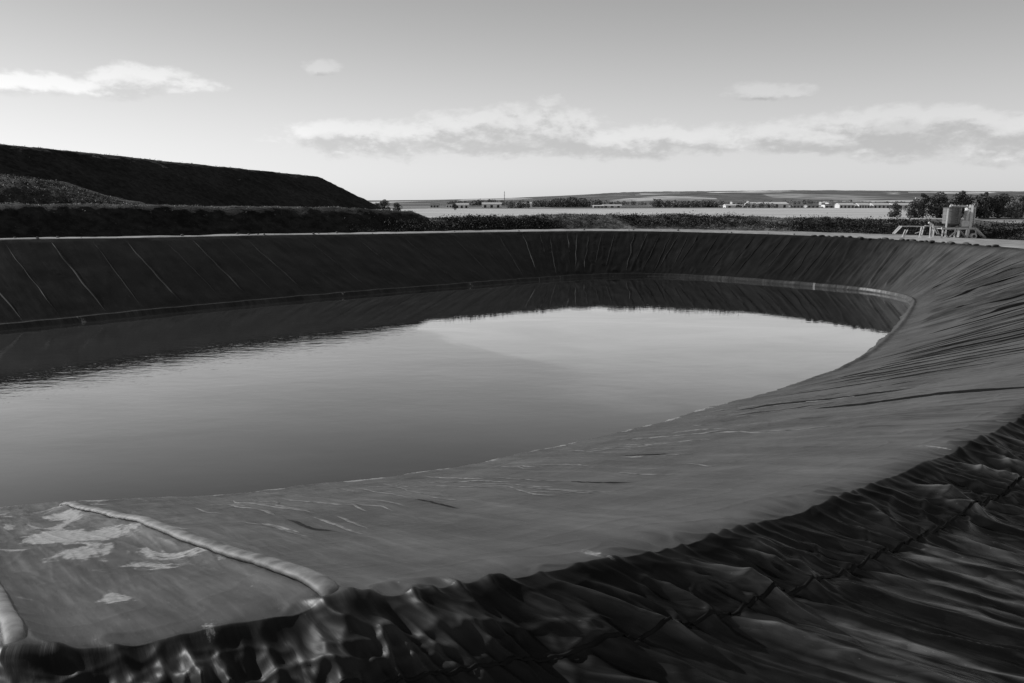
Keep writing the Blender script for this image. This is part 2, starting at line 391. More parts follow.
    # sharp crumples across the folds
    d = d + ap * up * .06 * ridge(sk * .9 + an * .8, an * 1.1 - sk * .35, 36, 2.2) ** 3
    # lower sheet: long taut folds
    d = d + ap * (1 - up) * (.16 * ridge(sk * .8 + .2 * wp, an * .05, 37, 2.4) ** 3 + .05 * ridge(sk * 1.9 + .3 * wp, an * .09, 38, 2.) ** 2)
    # overlap step at the long weld
    d = d + nw * sstep(1.16, 1.20, an) * -.04
    # crest: soft scallops
    cr = nw * np.exp(-((A + .05) / .55) ** 2)
    d = d + cr * (.15 * pn(sk * .75, A * .6, 40) + .12 * np.clip(.4 + 1.6 * pn(sk * .3, A * 0, 43), 0, 1) * ridge(sk * 1.7, A * .8, 41, 1.6) ** 2 + .02 * pn(sk * 4, A * 2, 42))
    return d
def surface(S, A, extra=0):
    """points of the liner surface for arc positions S (n,1) and distances A (n,m) down from the rim"""
    S = np.asarray(S, float); A = np.asarray(A, float)
    if S.ndim == 1: S = S[:, None]
    if A.ndim == 1: A = A[None, :] if S.shape[0] != A.shape[0] or S.shape[1] != 1 else A[:, None]
    Sb = np.broadcast_to(S, np.broadcast(S, A).shape); 
    p, u = base(Sb, A); e = .05
    ps, _ = base(Sb + e, A); pa, _ = base(Sb, A + e)
    n = np.cross(ps - p, pa - p); n /= np.linalg.norm(n, axis=-1, keepdims=True) + 1e-12
    n = np.where(n[..., 2:3] < 0, -n, n)
    dd = disp(S, A, u)
    return p + n * (dd + np.asarray(extra, float))[..., None], u, n, dd

# arc sampling: fine near the camera
ss = [0.0]
while ss[-1] < STOT:
    s = ss[-1]; k = float(np.interp(s, SP, np.arange(len(SP))))
    rx, ry = np.interp(s, STAB, TAB[:, 0]), np.interp(s, STAB, TAB[:, 1]); dist = math.hypot(rx, ry)
    if k < 12: ds = max(.026, .0017 * dist)
    elif k < 22.6: ds = .24
    elif k < 28: ds = .9
    else: ds = .06
    ss.append(s + ds)
SS = np.array(ss[:-1]) * (STOT / ss[-1])
nap, nsl = 280, 300
ta = np.linspace(1, 0, nap, endpoint=False)
tu = np.concatenate([np.linspace(0, .12, 70, endpoint=False), np.linspace(.12, 1.02, nsl - 100, endpoint=False), np.linspace(1.02, 1.35, 30)])
rx, ry, rz, qx, qy = tab(SS)
LL = np.sqrt((qx - rx) ** 2 + (qy - ry) ** 2 + (rz - WZ) ** 2)
LA = 1.5 + 10.0 * near_w(SS)
Agrid = np.concatenate([-LA[:, None] * ta[None, :] ** 1.25, LL[:, None] * tu[None, :]], 1)
Pg, Ug, Ng, Dg = surface(SS, Agrid)
n_s, n_a = Agrid.shape
Dsm = Dg.copy()
for _ in range(1):
    Q = Dsm.copy(); Q[:, 1:-1] = .5 * Dsm[:, 1:-1] + .25 * (Dsm[:, 2:] + Dsm[:, :-2])
    Q = .4 * Q + .3 * (np.roll(Q, 1, 0) + np.roll(Q, -1, 0)); Dsm[:, 1:nap + 10] = Q[:, 1:nap + 10]
Pg = Pg + Ng * (Dsm - Dg)[..., None]
M_LINER = liner_mat()
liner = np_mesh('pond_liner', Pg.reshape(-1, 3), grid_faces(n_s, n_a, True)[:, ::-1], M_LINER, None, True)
tag(liner, 'black plastic sheet lining the whole pond, creased and draped over its rim', 'pond liner')
me = liner.data
a_ = me.attributes.new('sa', 'FLOAT_VECTOR', 'POINT')
Sfull = np.broadcast_to(wrap(SS)[:, None], Agrid.shape)
Askew = np.maximum(-Agrid, 0)
a_.data.foreach_set('vector', np.stack([Sfull - SKEW(Sfull) * Askew, Agrid, Agrid * 0], -1).astype(np.float32).ravel())
a_ = me.attributes.new('u', 'FLOAT', 'POINT'); a_.data.foreach_set('value', Ug.astype(np.float32).ravel())
nwf = near_w(SS)[:, None]
farw = 1 - nwf
tube_zone = np.exp(-((Sfull - SI(.5)) / 3.2) ** 2) * sstep(.02, .12, Ug) * .80
silt_and_glint = np.maximum(tube_zone, .42 * farw * sstep(.90, .95, Ug))
silt_and_glint = np.maximum(silt_and_glint, nwf * .85 * sstep(.968, .985, Ug))  # wet highlight at the near waterline, painted as a pale edge
silt_and_glint = np.maximum(silt_and_glint, .30 * np.exp(-((Agrid - .5) / .8) ** 2) * nwf)
silt_and_glint = np.maximum(silt_and_glint, farw * .8 * sstep(-.1, -.3, Agrid))
lit_and_silt = np.broadcast_to(sstep(-.25, .6, Agrid) * (sstep(SI(27) - STOT, SI(28) - STOT, Sfull) * (1 - sstep(SI(9.5), SI(12.2), Sfull))), Agrid.shape)  # near and right slopes painted lighter, as if sunlit
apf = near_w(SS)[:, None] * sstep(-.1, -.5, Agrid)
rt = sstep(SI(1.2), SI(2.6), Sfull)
lit_and_silt = lit_and_silt + apf * (.02 + (.35 + 2.1 * rt) * sstep(.02, .22, Dg) * (.35 + 1.3 * np.clip(fbm(Sfull * .8, Agrid * .8, 120, 4) + .15, 0, .6)))  # pale ridge tops stand in for highlights on the folds
lit_and_silt = lit_and_silt + apf * 3.0 * sstep(1.2, 1.6, -Agrid) * sstep(SI(1.4), SI(2.6), Sfull) * np.clip(-.05 + 1.5 * pn((Sfull + SKEW(Sfull) * Agrid) * 1.9, Agrid * .16, 121) + 1.2 * pn((Sfull + SKEW(Sfull) * Agrid) * 5.0, Agrid * .3, 122) + 1.6 * sstep(.0, .10, Dg) * pn((Sfull + SKEW(Sfull) * Agrid) * 1.6, Agrid * .3, 123), 0, 1)  # pale streaks paint sheen onto the lower sheet
lit_and_silt = np.maximum(lit_and_silt, farw * .5 * sstep(.925, .95, Ug))
gloss = apf * (.3 + .7 * rt)
a_ = me.attributes.new('dull', 'FLOAT', 'POINT'); a_.data.foreach_set('value', (apf * (1 - rt)).astype(np.float32).ravel())
a_ = me.attributes.new('gloss', 'FLOAT', 'POINT'); a_.data.foreach_set('value', gloss.astype(np.float32).ravel())
a_ = me.attributes.new('lit_and_silt', 'FLOAT', 'POINT'); a_.data.foreach_set('value', lit_and_silt.astype(np.float32).ravel())
a_ = me.attributes.new('silt_and_glint', 'FLOAT', 'POINT'); a_.data.foreach_set('value', silt_and_glint.astype(np.float32).ravel())

# weld seams, raised wrinkles, painted overlap shade and sheen: strips on the sheet
M_SEAM = simple('weld_bead', .010, .6, .3, 2., 0, .15)
M_SEAM2 = simple('weld_bead_pale', .035, .7, .4, 2., 0, .08)
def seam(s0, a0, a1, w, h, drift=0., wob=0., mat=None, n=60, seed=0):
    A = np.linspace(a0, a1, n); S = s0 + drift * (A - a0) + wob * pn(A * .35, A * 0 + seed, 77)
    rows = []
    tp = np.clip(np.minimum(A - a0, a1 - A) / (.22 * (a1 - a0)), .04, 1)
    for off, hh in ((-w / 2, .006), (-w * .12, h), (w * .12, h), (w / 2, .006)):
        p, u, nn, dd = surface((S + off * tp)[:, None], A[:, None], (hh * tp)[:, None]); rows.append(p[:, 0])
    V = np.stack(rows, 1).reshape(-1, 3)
    o = np_mesh('painted_crease' if mat and mat.name in ('painted_sheen', 'painted_crease_shade') else 'weld_seam', V, grid_faces(n, 4), mat or M_SEAM, liner, True)
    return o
sr = random.Random(5)
s0 = SI(17.2); i = 0
while s0 < SI(23.2):
    L = float(np.interp(s0, SS, LL)); strong = i % 2 == 0
    seam(s0, .3, L * .93, .26 if strong else .14, .06 if strong else .03, sr.uniform(-.03, .03), .15, M_SEAM, 50, i)
    s0 += sr.uniform(3.1, 4.3); i += 1
s0 = SI(12.2)
while s0 < SI(17.0):
    L = float(np.interp(s0, SS, LL)); pale = i % 4 == 0
    seam(s0, .2, L * sr.uniform(.7, .95), .17, .07 if pale else .06, sr.uniform(-.06, .06), sr.uniform(.1, .4), M_SEAM2 if pale else M_SEAM, 50, i)
    s0 += sr.uniform(1.2, 3.2); i += 1

M_SHEEN = simple('painted_sheen', .10, .5, .6, 2.5, 0, .3)  # pale colour paints sheen streaks
M_CREASE_SHADE = simple('painted_crease_shade', .005, .7, .3, 2., 0, .1)  # near-black colour paints the shade of sheet overlaps
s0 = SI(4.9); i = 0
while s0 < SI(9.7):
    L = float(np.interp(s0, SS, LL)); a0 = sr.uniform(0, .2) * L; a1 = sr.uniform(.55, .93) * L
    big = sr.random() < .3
    seam(s0, a0, a1, sr.uniform(.13, .2) if big else sr.uniform(.05, .09), .06 if big else .04, sr.uniform(-.02, .02), sr.uniform(.1, .35), M_CREASE_SHADE, 90, 100 + i)
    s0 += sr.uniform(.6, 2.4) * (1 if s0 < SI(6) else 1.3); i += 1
seam(SI(4.3), .6, 9.5, .34, .05, .03, .3, M_CREASE_SHADE, 90, 333)
seam(SI(4.55), 6.0, 15.5, .16, .05, .03, .3, M_CREASE_SHADE, 90, 334)
# thin strips painting pale sheen streaks on the near slope, some dark as shade
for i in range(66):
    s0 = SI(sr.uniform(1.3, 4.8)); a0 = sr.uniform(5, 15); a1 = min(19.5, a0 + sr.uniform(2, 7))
    seam(s0, a0, a1, sr.uniform(.05, .13), sr.uniform(.012, .03), sr.uniform(-.12, .12), sr.uniform(.2, .6), M_CREASE_SHADE if i % 9 == 3 else M_SHEEN, 50, 400 + i)
# long weld on the near apron
Sx = np.linspace(SI(28), SI(28) + (STOT - SI(28)) + SI(5.6), 900)
rows = []
for off, hh in ((-1.225, .012), (-1.215, .03), (-1.19, .03), (-1.18, .012)):
    p, u, nn, dd = surface(np.mod(Sx, STOT)[:, None], np.full((len(Sx), 1), off), hh); rows.append(p[:, 0])
np_mesh('weld_seam', np.stack(rows, 1).reshape(-1, 3), grid_faces(len(Sx), 4), M_SEAM, liner, True)

# ballast tubes over the crest
M_TUBE = simple('ballast_tube_sheet', .13, .6, .6, 2.2, .02, .25)
def ballast_tube(s_start, a0, a1, r, label, drift, seed):
    n = 420; A = np.linspace(a0, a1, n); S = s_start + drift * A + .12 * pn(A * .4 * 1.0, A * 0 + seed, 50)
    p, u, nn, dd = surface(S[:, None], A[:, None]); p = p[:, 0]; nn = nn[:, 0]
    k = np.ones(25) / 25
    ps = np.stack([np.convolve(np.pad(p[:, j], 12, mode='edge'), k, 'valid') for j in range(3)], 1)
    t = np.gradient(ps, axis=0); t /= np.linalg.norm(t, axis=1, keepdims=True)
    side = np.cross(t, nn); side /= np.linalg.norm(side, axis=1, keepdims=True)
    m = 20; V = []
    for j in range(m):
        q = 2 * math.pi * j / m
        rr = r * (1 + .10 * pn(A * 2.2, A * 0 + 3 * j / m, seed) + .06 * ridge(A * 1.4 + j * .12, A * 0 + seed, 61, 2.))
        taper = .5 + .5 * sstep(a0, a0 + 1.0, A)
        taper = taper * (.5 + .5 * (1 - sstep(a1 - 1.5, a1, A)))
        V.append(ps + nn * (r * .30 * taper - .30 * (1 - sstep(a0, a0 + .95, A)) - .2 * sstep(a1 - 1.2, a1, A))[:, None] + (side * math.cos(q) * 1.3 + nn * math.sin(q) * .62) * (rr * taper)[:, None])
    V = np.stack(V, 1).reshape(-1, 3)
    i = np.arange(n - 1)[:, None]; j = np.arange(m)[None, :]
    F = np.stack([i * m + j, (i + 1) * m + j, (i + 1) * m + (j + 1) % m, i * m + (j + 1) % m], -1).reshape(-1, 4)
    o = np_mesh('ballast_tube', V, F, M_TUBE, None, True)
    tag(o, label, 'ballast tube', 'ballast tubes across the near slope')
    return o
ballast_tube(SI(1.0), -.55, 23.0, .115, 'long pale sand filled tube running from the crest down to the near water edge', -.045, 1)
ballast_tube(SI(.05), -.55, 21.0, .088, 'short end of a pale sand filled tube at the lower left corner', 0, 2)

# ------------------------------------------------------------------ water
wr = np.array([tab(np.array([s]))[3:5] for s in np.linspace(0, STOT, 240, endpoint=False)])[:, :, 0]
rim2 = np.array([tab(np.array([s]))[:2] for s in np.linspace(0, STOT, 240, endpoint=False)])[:, :, 0]
edge = wr + (rim2 - wr) / np.linalg.norm(rim2 - wr, axis=1, keepdims=True) * 2.5
cen = edge.mean(0)
V = [(cen[0], cen[1], WZ)]; F = []
for x, y in edge: V.append((x, y, WZ))
for i in range(240): F.append((0, 1 + i, 1 + (i + 1) % 240))
water = np_mesh('water', V, F, water_mat(), None, True); tag(water, kind='structure')

# ------------------------------------------------------------------ ground, track, banks
CEN = np.array([0., 68.])
def out_pts(S, r):
    rx, ry, rz, qx, qy = tab(S); dx, dy = rx - qx, ry - qy; L = np.hypot(dx, dy)
    return rx + dx / L * r, ry + dy / L * r, rz
Sg = np.linspace(0, STOT, 720, endpoint=False)
nwg = near_w(Sg)
rad = [0.35, 1.2, 3, 6, 9, 12, 16, 20, 30, 45, 60, 80, 110, 160, 240, 350, 500, 800, 1300, 2200, 4000, 7000, 13000]
cols_ = []
for r in rad:
    x, y, z = out_pts(Sg, min(r, 20.))
    if r > 20:
        v = np.stack([x - CEN[0], y - CEN[1]], 1); v /= np.linalg.norm(v, axis=1, keepdims=True)
        x = x + v[:, 0] * (r - 20); y = y + v[:, 1] * (r - 20)
    zf = z - .12 - 5.0 * sstep(26, 75, r) - z * sstep(20, 60, r)
    zn = -.55 - 1.6 * sstep(0, 3, r) - 3 * sstep(14, 60, r)
    cols_.append(np.stack([x, y, nwg * zn + (1 - nwg) * zf], 1))
V = np.stack(cols_, 1)
ground = np_mesh('ground', V.reshape(-1, 3), grid_faces(720, len(rad), True), ground_mat(), None, True); tag(ground, kind='structure')

def loft(name, S, rs, zfun, mat, parent=None, smooth=True):
    cols_ = []
    for k, r in enumerate(rs):
        rr = r(S) if callable(r) else np.full(len(S), float(r))
        x, y, z = out_pts(S, rr); cols_.append(np.stack([x, y, z + zfun(S, rr, k, x, y)], 1))
    V = np.stack(cols_, 1); return np_mesh(name, V.reshape(-1, 3), grid_faces(len(S), len(rs)), mat, parent, smooth), V
kk = np.arange(len(SP))
def roadw(S): return np.interp(np.interp(S, SP, kk), [6, 9, 12, 14, 16, 18, 20, 24], [9, 13.5, 14, 11, 9, 6, 4.2, 4])
Sr = np.linspace(SI(6.2), SI(24.5), 700)
road, _ = loft('road', Sr, [lambda S, t=t: .75 + t * (roadw(S) - .75) for t in np.linspace(0, 1, 14)],
               lambda S, r, k, x, y: .03 + .09 * fbm(x * .25, y * .25, 60, 3) * min(1, k / 2) + (.05 if 0 < k < 13 else -.02), soil_mat('gravel_track', .22, .42, .6, .05))
tag(road, kind='structure')

# berm beyond the track on the far and right side
def berm_h(S): return np.interp(np.interp(S, SP, kk), [7, 9, 11, 12.5, 14, 16, 17.2, 17.8, 18.2], [1.2, 1.3, 1.6, 1.7, 2.0, 2.1, 1.8, 1.7, 1.6])
tb = np.linspace(0, 1, 26)
def berm_z(S, r, k, x, y):
    t = tb[k]; prof = sstep(0, .34, t) * (1 - .85 * sstep(.6, 1, t))
    return berm_h(S) * prof * (1 + .20 * fbm(x * .12, y * .12, 62, 3)) + prof * .30 * fbm(x * .7, y * .7, 63, 3) - (.25 if k in (0, 25) else 0)
Sb = np.linspace(SI(7), SI(18.6), 900)
M_BERM = soil_mat('weedy_soil', .025, .21, .9, .3, .34)
berm, BV = loft('earth_berm', Sb, [lambda S, t=t: roadw(S) - .1 + t * 17 for t in tb], berm_z, M_BERM); tag(berm, kind='structure')

# left: lower terrace and the tall spoil heap behind it
def terr_h(S): return np.interp(np.interp(S, SP, kk), [17.25, 17.4, 17.75, 18.3, 21, 23, 25], [0, .3, 2.9, 3.4, 3.5, 3.6, 3.6])
tt = np.concatenate([np.linspace(0, .22, 26), np.linspace(.25, 1, 12)])
def terr_z(S, r, k, x, y):
    t = tt[k]; prof = sstep(-.02, .19, t)
    lump = .30 * fbm(x * .35, y * .35, 65, 4) + .25 * fbm(x * .09, y * .09, 66, 2)
    return terr_h(S) * prof + lump * sstep(0, .05, t) * np.clip(terr_h(S) / 2, 0, 1) - (.3 if k == 0 else 0)
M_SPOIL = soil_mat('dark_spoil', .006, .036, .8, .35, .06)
St = np.linspace(SI(17.25), SI(25), 800)
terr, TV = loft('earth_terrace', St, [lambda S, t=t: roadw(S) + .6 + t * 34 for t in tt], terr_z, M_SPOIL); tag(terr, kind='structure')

def heap_h(x, y):
    # plateau limited by its long front edge and its right-hand end
    ax, ay = -102., 159.; bx, by = -61.5, 255.
    dx, dy = bx - ax, by - ay; L = math.hypot(dx, dy); dx /= L; dy /= L
    along = (x - ax) * dx + (y - ay) * dy
    d1 = (x - ax) * dy - (y - ay) * dx            # >0 : in front of the edge
    d2 = along - L - .05 * d1                      # >0 : beyond the end
    top = 16.0 - (16.0 - 12.3) * along / L
    d1 = d1 + .5 * pn(along * .05, along * 0, 70) + .5 * fbm(x * .12, y * .12, 71, 3)
    d2 = d2 + .6 * fbm(x * .15, y * .15, 72, 3)
    z = top - .58 * np.sqrt(np.maximum(d1, 0) ** 2 + .6) + .45
    z = np.minimum(z, top - .98 * np.sqrt(np.maximum(d2, 0) ** 2 + .1) + .31)
    return z + .14 * fbm(x * .5, y * .5, 73, 4) + .12 * fbm(x * .1, y * .1, 74, 2)
gx = np.linspace(-190, -18, 560); gy = np.linspace(92, 300, 420)
X, Y = np.meshgrid(gx, gy, indexing='ij')
Zh = heap_h(X, Y); Vh = np.stack([X, Y, Zh], -1).reshape(-1, 3)
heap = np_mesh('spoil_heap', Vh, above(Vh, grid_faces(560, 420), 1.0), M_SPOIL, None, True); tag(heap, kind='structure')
# a lower weedy heap in front of it on the left
gx = np.linspace(-125, -44, 330); gy = np.linspace(88, 150, 260)
X, Y = np.meshgrid(gx, gy, indexing='ij')
def low_h(x, y):
    q = (y - 96) - .25 * (x + 70)                   # across
    e = np.interp(x, [-125, -92, -72, -66, -60, -54, -50, -46], [9, 8.8, 8.4, 7.6, 5.6, 4.0, 3.4, 2.6])
    f = sstep(-4, 14, q) * (1 - sstep(22, 36, q))
    return 1.5 + (e - 1.5) * f + .30 * fbm(x * .4, y * .4, 80, 4) * f
Zl = low_h(X, Y); Vl = np.stack([X, Y, Zl], -1).reshape(-1, 3)
low = np_mesh('earth_mound', Vl, above(Vl, grid_faces(330, 260), 2.2), soil_mat('weedy_spoil', .012, .07, .9, .35, .14), None, True); tag(low, kind='structure')

# ------------------------------------------------------------------ vegetation
def leaf_cloud(name, cents, sizes, mat, shades, parent=None, flat=.0):
    n = len(cents); c = np.asarray(cents, float); s = np.asarray(sizes, float)[:, None]
    a = nr.normal(size=(n, 3)); a /= np.linalg.norm(a, axis=1, keepdims=True)
    b = nr.normal(size=(n, 3)); b -= a * (a * b).sum(1, keepdims=True); b /= np.linalg.norm(b, axis=1, keepdims=True)
    k = nr.uniform(.5, 1.0, (n, 1))
    V = np.stack([c - a * s, c + b * s * k * .7 - a * s * .1, c + a * s, c - b * s * k * .7 + a * s * .15], 1).reshape(-1, 3)
    F = np.arange(4 * n).reshape(-1, 4)
    o = np_mesh(name, V, F, mat, parent, False)
    at = o.data.attributes.new('shade', 'FLOAT', 'POINT'); at.data.foreach_set('value', np.repeat(np.asarray(shades, np.float32), 4))
    return o
M_LEAF = leaf_mat('shrub_foliage', .015, .075); M_TREE = leaf_mat('tree_foliage', .03, .14); M_LEAFP = leaf_mat('pale_foliage', .10, .34); M_SCRUB = leaf_mat('scrub_leaves', .03, .28); M_DRY = leaf_mat('dry_grass', .10, .60)
M_WOODS = leaf_mat('distant_woods', .07, .18)
M_BARK = simple('bark', .06, .9, .4, 2., .05)

def scrub(name, pts, per, spread, size, mat, lo=0., hi=1., flat=.6):
    p = np.repeat(pts, per, 0); n = len(p)
    o = nr.normal(size=(n, 3)) * spread; o[:, 2] = np.abs(o[:, 2]) * flat
    t = np.repeat(nr.uniform(lo, hi, len(pts)), per) * nr.uniform(.5, 1.1, n)
    ob = leaf_cloud(name, p + o, nr.uniform(.5, 1.2, n) * size, mat, np.clip(t, 0, 1)); tag(ob, kind='stuff'); return ob
# weeds over the berm (patchy)
fl = BV[:, 2:20].reshape(-1, 3); keep = (fbm(fl[:, 0] * .07, fl[:, 1] * .07, 90, 3) + nr.uniform(-.35, .35, len(fl))) > .0
fl = fl[keep]; fl = fl[nr.choice(len(fl), min(6500, len(fl)), False)]
fl = fl + nr.normal(size=fl.shape) * (.3, .3, 0)
scrub('scrub', fl, 9, .24, .10, M_SCRUB, 0, 1, .45)
fl = BV[:, 3:9].reshape(-1, 3); fl = fl[(fbm(fl[:, 0] * .05, fl[:, 1] * .05, 91, 2) > .0) | (fl[:, 0] > 46)]; fl = fl[nr.choice(len(fl), 1100, False)]
scrub('undergrowth', fl, 30, .42, .15, M_LEAF, .0, .7, .7)
kb = np.interp(Sb, SP, kk); fl = BV[((kb > 10.2) & (kb < 13.6)) | ((kb > 16.3) & (kb < 18.2))][:, 1:6].reshape(-1, 3); fl = fl[nr.choice(len(fl), 900, False)]
scrub('undergrowth', fl, 40, .42, .12, M_LEAF, .0, .5, .6)
# tufts over the left banks and pale dry grass along their edges
fl = TV[:, 2:24].reshape(-1, 3); fl = fl[nr.choice(len(fl), 1100, False)]
scrub('weeds', fl, 5, .16, .08, M_LEAF, 0, .7)
fl = TV[:, 24:27].reshape(-1, 3); fl = fl[fl[:, 2] > 2.6]; fl = fl[nr.choice(len(fl), min(1900, len(fl)), False)] + nr.normal(size=(min(1900, len(fl)), 3)) * (.3, .3, 0)
scrub('dry_grass', fl, 6, .14, .075, M_DRY, .3, 1, .5)
hx = nr.uniform(-120, -20, 5000); hy = nr.uniform(100, 270, 5000); hz = heap_h(hx, hy); q = hz > 3
scrub('weeds', np.stack([hx, hy, hz], 1)[q], 4, .22, .12, M_LEAF, 0, .6)
hx = nr.uniform(-95, -50, 5000); hy = nr.uniform(90, 118, 5000); hz = low_h(hx, hy); q = hz > 2
scrub('weeds', np.stack([hx, hy, hz], 1)[q], 6, .2, .11, M_SCRUB, 0, .5)

def crown_pts(n, h, w, kind, r):
    """points through a lumpy crown volume"""
    lobes = []
    if kind == 'round':
        for i in range(15):
            t = r.uniform(.16, .86); a = r.uniform(0, 6.28); rr = w * .5 * math.sin(math.pi * min(.95, t * .9 + .08)) * r.uniform(.2, .75)
            lobes.append((rr * math.cos(a), rr * math.sin(a), h * t, w * r.uniform(.17, .30)))
    else:
        for i in range(14):
            t = .14 + .82 * i / 13; a = r.uniform(0, 6.28); rr = w * .32 * (1 - .8 * t) * r.uniform(.3, 1.2)
            lobes.append((rr * math.cos(a), rr * math.sin(a), h * t, w * (.30 - .20 * t) * r.uniform(.8, 1.25)))
    out = []; sh = []
    for k in range(n):
        L = lobes[r.randrange(len(lobes))]
        while True:
            v = np.array([r.uniform(-1, 1) for _ in range(3)]); m = np.linalg.norm(v)
            if .25 < m < 1: break
        v = v / m * m ** .4
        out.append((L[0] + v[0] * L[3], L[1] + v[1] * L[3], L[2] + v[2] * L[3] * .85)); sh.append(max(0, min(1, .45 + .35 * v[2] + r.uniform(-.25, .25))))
    return out, sh, lobes
def make_tree(h, w, kind, mat, seed, n=1500):
    r = random.Random(seed); root = empty('tree')
    pts, sh, lobes = crown_pts(n, h, w, kind, r)
    mb = MB(); mb.tube([(0, 0, -.3), (.1, 0, h * .3), (0, .1, h * .6), (0, 0, h * .88)], [w * .05, w * .036, w * .022, w * .006], 8)
    for L in lobes[:8]:
        z0 = max(h * .15, L[2] - h * .18); mb.tube([(0, 0, z0), (L[0] * .5, L[1] * .5, (z0 + L[2]) / 2), L[:3]], [w * .016, w * .011, w * .004], 5)
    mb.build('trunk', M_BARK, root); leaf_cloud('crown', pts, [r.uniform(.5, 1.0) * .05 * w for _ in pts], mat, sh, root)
    return root
def copy_tree(o):
    c = o.copy(); col.objects.link(c)
    for ch in o.children:
        d = ch.copy(); col.objects.link(d); d.parent = c
    return c
protos = {'A': make_tree(13, 13.5, 'round', M_TREE, 1, 2600), 'B': make_tree(13.5, 12, 'round', M_TREE, 2, 2600), 'C': make_tree(14, 11, 'spire', M_TREE, 3, 2400),
          'P': make_tree(9.5, 10, 'round', M_LEAFP, 4, 2200), 'Q': make_tree(8.5, 7, 'round', M_LEAFP, 5, 1800)}
used = set()
def tree(k, x, y, z, s, rz, label, group='trees in the row behind the silos'):
    o = protos[k] if k not in used else copy_tree(protos[k]); used.add(k)
    o.location = (x, y, z); o.rotation_euler = (0, 0, rz); o.scale = (s, s, s); tag(o, label, 'tree', group)
# row of trees about 450 m away (ground there about -5)
ROW = [('A', 229, 452, .80, 'leafy dark tree ending the row on the left, beside the open field'),
       ('C', 236, 456, .96, 'narrow dark tree second from the left end of the row'),
       ('B', 241, 450, .98, 'dark bushy tree left of the grey tank, third in the row'),
       ('A', 247, 458, 1.08, 'broad dark tree rising just left above the grey tank'),
       ('C', 253, 449, 1.05, 'pointed dark tree directly behind the grey tank'),
       ('B', 258, 457, 1.04, 'tall dark tree behind the pipe joining both tanks'),
       ('A', 265, 450, 1.02, 'dark tree directly behind the pale tank'),
       ('C', 271, 456, 1.0, 'dark conical tree just right of the pale tank'),
       ('B', 276, 451, .98, 'dark round topped tree right of the pale tank, before the pale tree'),
       ('A', 285, 462, 1.02, 'tall dark tree standing behind the large pale round tree'),
       ('P', 283, 446, 1.0, 'large pale round tree standing in front of the dark row'),
       ('B', 294, 458, .93, 'dark tree between the large pale tree and the small pale trees'),
       ('Q', 294, 444, .92, 'small pale tree in front of the row, left of two'),
       ('Q', 301.5, 446, .86, 'small pale tree near the right edge, right of two'),
       ('C', 302, 459, .95, 'dark pointed tree behind the small pale tree at the right edge'),
       ('A', 309, 455, .92, 'dark tree cut by the right edge of the picture'),
       ('B', 320, 456, .9, 'dark tree at the far right end of the row')]
for i, (k, x, y, s, lab) in enumerate(ROW): tree(k, x * .985, y, -5.1, s, i * 1.3, lab)
tree('A', 222, 458 + 10, -5.1, .62, 2.2, 'solitary dark round tree on the field edge left of the row', 'lone trees on the plain')

def woodland(name, x0, x1, y, h, n, dens_seed, mat=None, dy=25):
    pts = []; sz = []; sh = []
    r = random.Random(dens_seed)
    for i in range(n):
        x = r.uniform(x0, x1); yy = y + r.uniform(-dy, dy); hh = h * r.uniform(.55, 1.1) * (.8 + .5 * float(pn(np.array(x * .02), np.array(dens_seed * 1.7), 95))); w = hh * r.uniform(.45, .8)
        for k in range(60):
            v = nr.normal(size=3); v /= np.linalg.norm(v)
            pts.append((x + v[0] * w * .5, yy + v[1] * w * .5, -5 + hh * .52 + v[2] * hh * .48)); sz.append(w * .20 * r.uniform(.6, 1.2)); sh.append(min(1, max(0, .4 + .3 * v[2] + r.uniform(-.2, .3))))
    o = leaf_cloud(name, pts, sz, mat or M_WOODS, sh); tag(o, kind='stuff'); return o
woodland('woodland', 30, 128, 1180, 13, 110, 1)          # strip behind the pale field, centre left
woodland('woodland', 195, 290, 1120, 12, 110, 2)
woodland('woodland', 300, 345, 1060, 8, 30, 3)
woodland('woodland', 415, 470, 1060, 8, 22, 4)
woodland('woodland', -120, 20, 1500, 11, 60, 5)
woodland('woodland', 380, 1000, 1750, 11, 260, 6, None, 80)
woodland('woodland', 60, 420, 1650, 10, 150, 7, None, 60)
woodland('woodland', -8, 22, 1010, 10, 26, 8)
tree_g = 'bushy trees left of the pale field'
for i, (x, y, s, lab) in enumerate([(-101, 640, .78, 'wide dark tree just right of the spoil heap end'), (-110, 660, .58, 'low dark tree touching the spoil heap end'), (-93, 655, .62, 'small dark tree right of the wide tree by the spoil heap'), (-57, 800, .5, 'low dark bush tree further right on the pale field edge')]):
    tree('B' if i % 2 else 'A', x, y, -5.1, s, i * 2., lab, tree_g)

# ------------------------------------------------------------------ plain: pale fields
def sheet(name, pts, z, mat):
    o = np_mesh(name, [(x, y, z) for x, y in pts], [tuple(range(4))], mat); tag(o, kind='structure'); return o
M_STUB = field_mat('stubble_field', .50); M_FIELD2 = field_mat('meadow_field', .30); M_FIELD3 = field_mat('bare_field', .38)
sheet('field', [(-330, 420), (245, 420), (470, 1000), (-330, 900)], -4.9, M_STUB)
sheet('field', [(243, 440), (560, 455), (600, 475), (248, 462)], -4.88, M_STUB)
sheet('meadow', [(150, 150), (420, 150), (540, 432), (235, 410)], -4.9, M_FIELD2)
sheet('field', [(320, 1130), (900, 1130), (1200, 1500), (380, 1500)], -4.9, M_FIELD3)
sheet('field', [(-200, 1050), (60, 1050), (40, 1140), (-230, 1140)], -4.9, M_FIELD2)

